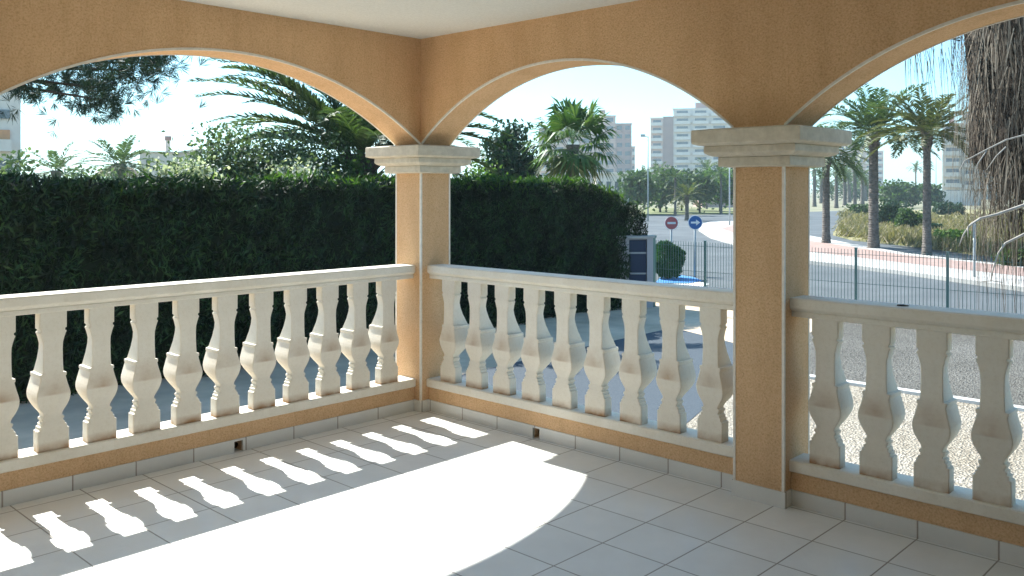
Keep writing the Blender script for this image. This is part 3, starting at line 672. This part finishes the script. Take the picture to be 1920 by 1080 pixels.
# ------------------------------------------------------------------ shaggy palm on the right
sp = ondepth(2010, 11.2); root = empty('shaggy_palm', sp, 'palm with a thick grey-brown skirt of hanging dead fronds at the right edge', 'palm')
palm_trunk(7.5, .30, .24).build('trunk', M['bark_dark'], root)
Q = []
for i in range(9000):
    a = random.uniform(0, 2*PI); z0 = 2.25+4.8*random.random()**.8; rr = (1.42-.10*(6.5-z0)*.3)*random.uniform(.45, 1.0)**.6*(1 if z0 > 3.2 else .92)
    ln = random.uniform(.4, 1.3); c = np.array([math.cos(a), math.sin(a), 0]); s_ = np.array([-math.sin(a), math.cos(a), 0])
    p = c*rr+np.array([0, 0, z0]); w = random.uniform(.003, .009)
    for _ in range(1):
        q1 = p+c*random.uniform(-.12, .12)+s_*random.uniform(-.10, .10)-np.array([0, 0, ln*.5]); q2 = q1+c*random.uniform(-.12, .10)+s_*random.uniform(-.10, .10)-np.array([0, 0, ln*.5])
        Q += [[p-s_*w, p+s_*w, q1+s_*w*.8, q1-s_*w*.8], [q1-s_*w*.8, q1+s_*w*.8, q2+s_*w*.15, q2-s_*w*.15]]
for i in range(900):                          # finer threads, outside and below
    a = random.uniform(0, 2*PI); z0 = random.uniform(1.4, 5.6); rr = random.uniform(1.0, 1.55); c = np.array([math.cos(a), math.sin(a), 0]); s_ = np.array([-math.sin(a), math.cos(a), 0]); ln = random.uniform(.4, 1.1)
    p = c*rr+np.array([0, 0, z0]); q1 = p+s_*random.uniform(-.12, .12)-np.array([0, 0, ln]); w = .004
    Q.append([p-s_*w, p+s_*w, q1+s_*w*.3, q1-s_*w*.3])
put(root, Q, 'dead_frond_skirt', M['strawleaf'])
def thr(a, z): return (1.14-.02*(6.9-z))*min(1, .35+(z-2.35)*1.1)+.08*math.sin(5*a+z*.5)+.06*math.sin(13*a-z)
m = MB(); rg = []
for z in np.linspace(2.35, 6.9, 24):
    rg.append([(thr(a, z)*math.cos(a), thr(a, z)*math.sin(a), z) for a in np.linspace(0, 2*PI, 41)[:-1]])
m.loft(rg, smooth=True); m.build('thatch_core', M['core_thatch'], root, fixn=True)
Q = []
for i in range(26): Q += frond(26, 2.4, .5, i*2.4, random.uniform(.2, 1.3), 1.1, (0, 0, 7.4), .02, .02)
put(root, Q, 'crown', M['fan'])
# loose threads hanging in front of the sky
Q = []
for i in range(46):
    px = random.uniform(1693, 1792); p = at(px, random.uniform(60, 120), 11.2); ln = random.uniform(.3, .95)*(1 if px > 1740 else .75); s_ = RT
    q1 = p+RT*random.uniform(-.05, .14)-np.array([0, 0, ln]); w = .004; p = p-sp; q1 = q1-sp
    Q.append([p-s_*w, p+s_*w, q1+s_*w*.3, q1-s_*w*.3])
for i in range(7):
    p = at(1800, 40+i*6, 11.2)-sp; q1 = at(1700+i*14, 90-i*3, 11.2)-sp; Q.append([p-np.array([0, 0, .01]), p+np.array([0, 0, .01]), q1, q1-np.array([0, 0, .006])])
put(root, Q, 'hanging_threads', M['strawleaf'])
# bare bleached branches coming in from the right
db = ondepth(2140, 9.0); root = empty('dead_shrub', db, 'bare bleached branches reaching in from the right edge', 'shrub')
def br(m, pts, r0, r1):
    P = [at(x, y, d_)-db for x, y, d_ in pts]; m.tube([tuple(p) for p in P], list(np.linspace(r0, r1, len(P))), 6)
m = MB(); m.tube([(0, 0, -.0), (.03, 0, .7), tuple(at(2060, 400, 9.0)-db)], [.06, .05, .035], 7)
br(m, [(2060, 400, 9), (1960, 372, 9), (1915, 386, 9), (1868, 402, 9), (1838, 409, 9), (1820, 420, 9), (1806, 440, 9), (1798, 462, 9)], .022, .005)
br(m, [(1838, 409, 9), (1815, 425, 8.9), (1815, 445, 8.9)], .010, .006)
br(m, [(2060, 400, 9), (1980, 410, 8.8), (1922, 438, 8.8), (1885, 456, 8.8), (1872, 474, 8.8), (1862, 505, 8.8), (1858, 527, 8.8)], .019, .005)
br(m, [(1838, 528, 8.8), (1860, 526, 8.8), (1880, 529, 8.8)], .004, .004)
br(m, [(2050, 398, 9), (1990, 262, 9.1), (1930, 250, 9.1), (1886, 262, 9.1), (1846, 282, 9.1), (1808, 302, 9.1), (1800, 318, 9.1), (1802, 345, 9.1)], .011, .004)
br(m, [(1886, 275, 9.1), (1868, 292, 9.1), (1850, 318, 9.1)], .007, .004)
br(m, [(1850, 282, 9.1), (1834, 305, 9.1), (1824, 338, 9.1)], .007, .004)
m.build('branches', M['twig'], root)

# ------------------------------------------------------------------ buildings
def plain_window(w, h):
    me = MB().box((-w/2, -.06, 0), (w/2, .0, h)).mesh('window'); me.materials.append(M['glass']); return me
def tower(name, label, px0, px1, depth, volumes, cat='apartment block', group=None, back=14):
    """volumes: (px0, px1, top_py, material, bays, floor_px, style)"""
    pc = (px0+px1)/2; tn = math.atan((pc-960)/FPX); s = depth/FPX*math.cos(tn); p = ondepth(pc, depth); root = empty(name, p, label, cat, group, rz=YAW-PI/2-tn)
    for i, (a, b, tp, mt, bays, fpx, style) in enumerate(volumes):
        x0, x1 = (a-pc)*s, (b-pc)*s; H = CAM[2]+(CY0-tp)*depth/FPX-GZ; yo = .25*(i % 3)
        MB().box((x0, yo, 0), (x1, back+yo, H)).build('wall', M[mt], root)
        MB().box((x0-.2, yo-.2, H), (x1+.2, back+yo+.2, H+.35)).build('roof_edge', M['render_white' if mt != 'render_brown' else mt], root)
        fh = fpx*depth/FPX; nfl = int(H/fh); 
        if b-a > 30: MB().box((x0+(x1-x0)*.3, yo+3, H+.35), (x0+(x1-x0)*.55, yo+8, H+2.6)).build('roof_hut', M['render_brown'], root)
        if not bays: continue
        bw = (x1-x0)/bays
        wm = plain_window(bw*.62, fh*.48); 
        bal = MB(); bal.box((-bw*.44, -1.5, -.12), (bw*.44, 0, .06)); bal.box((-bw*.44, -1.5, .06), (bw*.44, -1.36, fh*.36)); bal.box((-bw*.44, -1.36, .06), (-bw*.44+.12, 0, fh*.36)); bal.box((bw*.44-.12, -1.36, .06), (bw*.44, 0, fh*.36))
        bal = bal.mesh('balcony'); bal.materials.append(M['render_white' if style != 'beige' else 'render_beige'])
        for f in range(max(0, nfl-9), nfl):
            for k in range(bays):
                x = x0+bw*(k+.5); z = H-(f+1)*fh+.25 if False else H-(nfl-f)*fh+.3
                if style == 'plain' or (style == 'mixed' and k % 2): inst('window', wm, root, (x, yo, z+fh*.25))
                else:
                    inst('window', wm, root, (x, yo, z+fh*.22)); inst('balcony', bal, root, (x, yo, z))
    return root
tower('apartment_tower', 'white tower with stacked balconies and a brown strip, left of the second column', 1215, 1400, 320,
      [(1219, 1243, 221, 'render_pink', 1, 14.6, 'balc'), (1243, 1262, 219, 'render_brown', 0, 15, ''), (1262, 1400, 204, 'render_white', 4, 14.6, 'balc')])
tower('apartment_tower', 'pinkish brown tower standing behind the fan palm', 1010, 1192, 330,
      [(1010, 1112, 241, 'render_pink', 4, 16, 'mixed'), (1112, 1154, 218, 'render_pink', 2, 16, 'plain'), (1154, 1184, 233, 'render_brown', 2, 16, 'plain'), (1184, 1190, 276, 'render_pink', 1, 16, 'balc')])
tower('apartment_tower', 'beige tower with balconies partly behind the shaggy palm', 1766, 1880, 230,
      [(1766, 1806, 232, 'render_beige', 1, 20, 'beige'), (1806, 1880, 215, 'render_beige', 3, 20, 'beige')])
tower('apartment_tower', 'far lilac tower behind the middle date palm', 1574, 1660, 420, [(1574, 1622, 272, 'render_pink', 2, 12, 'mixed'), (1622, 1656, 284, 'render_pink', 2, 12, 'balc')])
tw = tower('apartment_tower', 'pale tower at the far left edge with an orange blind', -90, 40, 85, [(-90, 40, 150, 'render_white', 0, 58, '')])
s = 85/FPX; cs = math.cos(math.atan((-25-960)/FPX))
def onfac(a, b, y0, y1, mt, nm, out=.25):
    MB().box(((a+25)*s*cs, -out, CAM[2]+(CY0-y1)*s-GZ), ((b+25)*s*cs, 0, CAM[2]+(CY0-y0)*s-GZ)).build(nm, M[mt], tw)
onfac(-60, 19, 243, 262, 'orange', 'blind'); onfac(-60, 22, 262, 284, 'render_white', 'balcony', 1.2); onfac(-60, 19, 300, 318, 'glass', 'window'); onfac(-60, 19, 205, 222, 'glass', 'window')
# low white house on the left
s = 60/FPX; p = ondepth(315, 60); root = empty('white_house', p, 'low white house with a chimney above the hedge on the left', 'house', rz=YAW-PI/2+math.atan((960-315)/FPX))
zz = lambda py: CAM[2]+(CY0-py)*s-GZ
MB().box((-49*s, 0, 0), (16*s, 7, zz(287))).build('wall', M['render_white'], root)
MB().box((16*s, .6, 0), (62*s, 7, zz(285))).build('wall', M['render_white'], root)
MB().add([(16*s-.2, .4, zz(285)), (62*s, .4, zz(277)), (62*s, 7, zz(277)), (16*s-.2, 7, zz(285)), (16*s-.2, .4, zz(287)), (62*s, .4, zz(285)), (62*s, 7, zz(285)), (16*s-.2, 7, zz(287))], [(0,1,2,3),(4,7,6,5),(0,4,5,1),(1,5,6,2),(2,6,7,3),(3,7,4,0)]).build('roof', M['render_beige'], root)
MB().box((-50*s, -.15, zz(287)), (16*s-.21, 7, zz(284.5))).build('roof_edge', M['render_beige'], root)
ch = MB().box((-.16, 1, zz(285)), (.16, 1.32, zz(262))).build('chimney', M['render_white'], root); MB().box((-.21, .95, zz(262)), (.21, 1.37, zz(254))).build('chimney_cap', M['render_brown'], ch)
for a, b, y0, y1, yy in ((18, 25, 297, 304, .6), (-16, -6, 312, 324, 0), (10, 15, 313, 318, 0), (-38, -30, 300, 306, 0), (34, 44, 300, 308, .6)):
    MB().box((a*s, yy-.05, zz(y1)), (b*s, yy, zz(y0))).build('window', M['glass'], root)
p = ondepth(224, 46); s = 46/FPX; root = empty('thatched_parasol', p, 'low straw thatched roof behind the hedge beneath the hazy date palm', 'shelter')
zt, zb = CAM[2]+(CY0-309)*s-GZ, CAM[2]+(CY0-331)*s-GZ
MB().loft([[(r*math.cos(a), r*math.sin(a), z) for a in np.linspace(0, 2*PI, 25)[:-1]] for r, z in ((44*s, zb), (30*s, zb+(zt-zb)*.55), (6*s, zt))]).build('thatch', M['thatch'], root, fixn=True)
for a in range(4): MB().tube([(math.cos(a*PI/2)*30*s, math.sin(a*PI/2)*30*s, 0), (math.cos(a*PI/2)*30*s, math.sin(a*PI/2)*30*s, zb+.1)], .06, 6).build('post', M['bark_dark'], root)
# low buildings and walls seen between the trees
def low_building(px0, px1, top, dep, mt, label, nwin, name='low_building'):
    s = dep/FPX; p = ondepth((px0+px1)/2, dep); root = empty(name, p, label, 'building', rz=YAW-PI/2); w = (px1-px0)*s/2; H = CAM[2]+(CY0-top)*s-GZ
    MB().box((-w, 0, 0), (w, 6, H)).build('wall', M[mt], root); MB().box((-w-.2, -.3, H), (w+.2, 6.2, H+.3)).build('roof_edge', M['render_white'], root)
    for k in range(nwin): x = -w+2*w*(k+.5)/nwin; MB().box((x-w/nwin*.55, -.05, H*.35), (x+w/nwin*.55, 0, H*.75)).build('window', M['glass'], root)
low_building(1118, 1196, 326, 150, 'render_white', 'low white building with dark windows at the foot of the pink tower', 5)
low_building(1316, 1376, 368, 125, 'render_pink', 'low pinkish building seen between the trunks left of the second column', 3)
w_ = ondepth(1780, 140); s = 140/FPX
o = MB().box((-36*s, 0, 0), (60*s, .3, CAM[2]+(CY0-357)*s-GZ)).build('garden_wall', M['render_white']); o.location = w_; o.rotation_euler = (0, 0, YAW-PI/2); tag(o, 'plain white garden wall below the beige tower', 'wall')
# lamp posts
def lamp(px, top, dep, label, arm=1):
    s = dep/FPX; p = ondepth(px, dep); H = CAM[2]+(CY0-top)*s-GZ; root = empty('street_lamp', p, label, 'street lamp', 'street lamps along the road', rz=YAW-PI/2)
    r = max(.06, .8*s); MB().tube([(0, 0, 0), (0, 0, H*.55), (0, 0, H)], [r, r*.8, r*.6], 8).build('pole', M['galv'], root)
    if arm:
        MB().tube([(0, 0, H-.05), (-3*s, 0, H), (-9*s, 0, H+.05)], r*.5, 6).build('arm', M['galv'], root)
        MB().box((-14*s, -.15, H-.02), (-6*s, .15, H+.18)).build('lamp_head', M['galv'], root)
lamp(1215, 256, 70, 'tall thin street lamp in front of the white tower')
lamp(1368, 300, 60, 'street lamp post close to the left side of the second column', 0)
lamp(1755, 286, 120, 'dark slim lamp post right of the slim date palm', 0)
p = gd(1827, 527); o = MB().tube([(0, 0, 0), (0, 0, 1.55)], .035, 8).box((-.07, -.02, 1.2), (.07, .02, 1.6)).build('marker_post', M['galv']); o.location = p; tag(o, 'thin grey marker post on the white pavement at the right', 'post')

# ------------------------------------------------------------------ light
SUN = Vector((-.06, -1., 1.0)).normalized()
wd = bpy.data.worlds.new("World"); SC.world = wd; wd.use_nodes = True; t = wd.node_tree
bg = t.nodes['Background']; sk = t.nodes.new('ShaderNodeTexSky'); sk.sky_type = 'NISHITA'; sk.sun_disc = False
sk.sun_elevation = math.asin(SUN.z); sk.sun_rotation = math.atan2(SUN.x, SUN.y); sk.air_density = 1.0; sk.dust_density = .6; sk.ozone_density = 3.0; sk.altitude = 10
tint = mixc(t, 1., sk.outputs[0], (.60, .90, .95), 'MULTIPLY'); t.links.new(tint, bg.inputs[0]); bg.inputs[1].default_value = .10
sl = bpy.data.lights.new('sun', 'SUN'); sl.energy = 4.0; sl.angle = R(.5); sl.color = (1, .99, .93)
so = bpy.data.objects.new('sun', sl); COL.objects.link(so); so.rotation_euler = SUN.to_track_quat('Z', 'Y').to_euler(); so.location = (0, -20, 20)
SC.view_settings.view_transform = 'Standard'; SC.view_settings.look = 'None'; SC.view_settings.exposure = 1.68; SC.view_settings.gamma = 1
SC.cycles.max_bounces = 8; SC.cycles.diffuse_bounces = 5; SC.cycles.caustics_reflective = False; SC.cycles.caustics_refractive = False; SC.cycles.sample_clamp_indirect = 8

# ------------------------------------------------------------------ air
m = bpy.data.materials.new('thin_air'); m.use_nodes = True; t = m.node_tree; t.nodes.clear()
ou = t.nodes.new('ShaderNodeOutputMaterial'); pv = t.nodes.new('ShaderNodeVolumePrincipled'); pv.inputs['Color'].default_value = (.78, .95, 1, 1); pv.inputs['Density'].default_value = .0006; pv.inputs['Anisotropy'].default_value = .2
t.links.new(pv.outputs[0], ou.inputs['Volume'])
o = MB().box((-1600, -1600, GZ-1), (1600, 1600, 60)).build('haze', m); tag(o, kind='stuff')
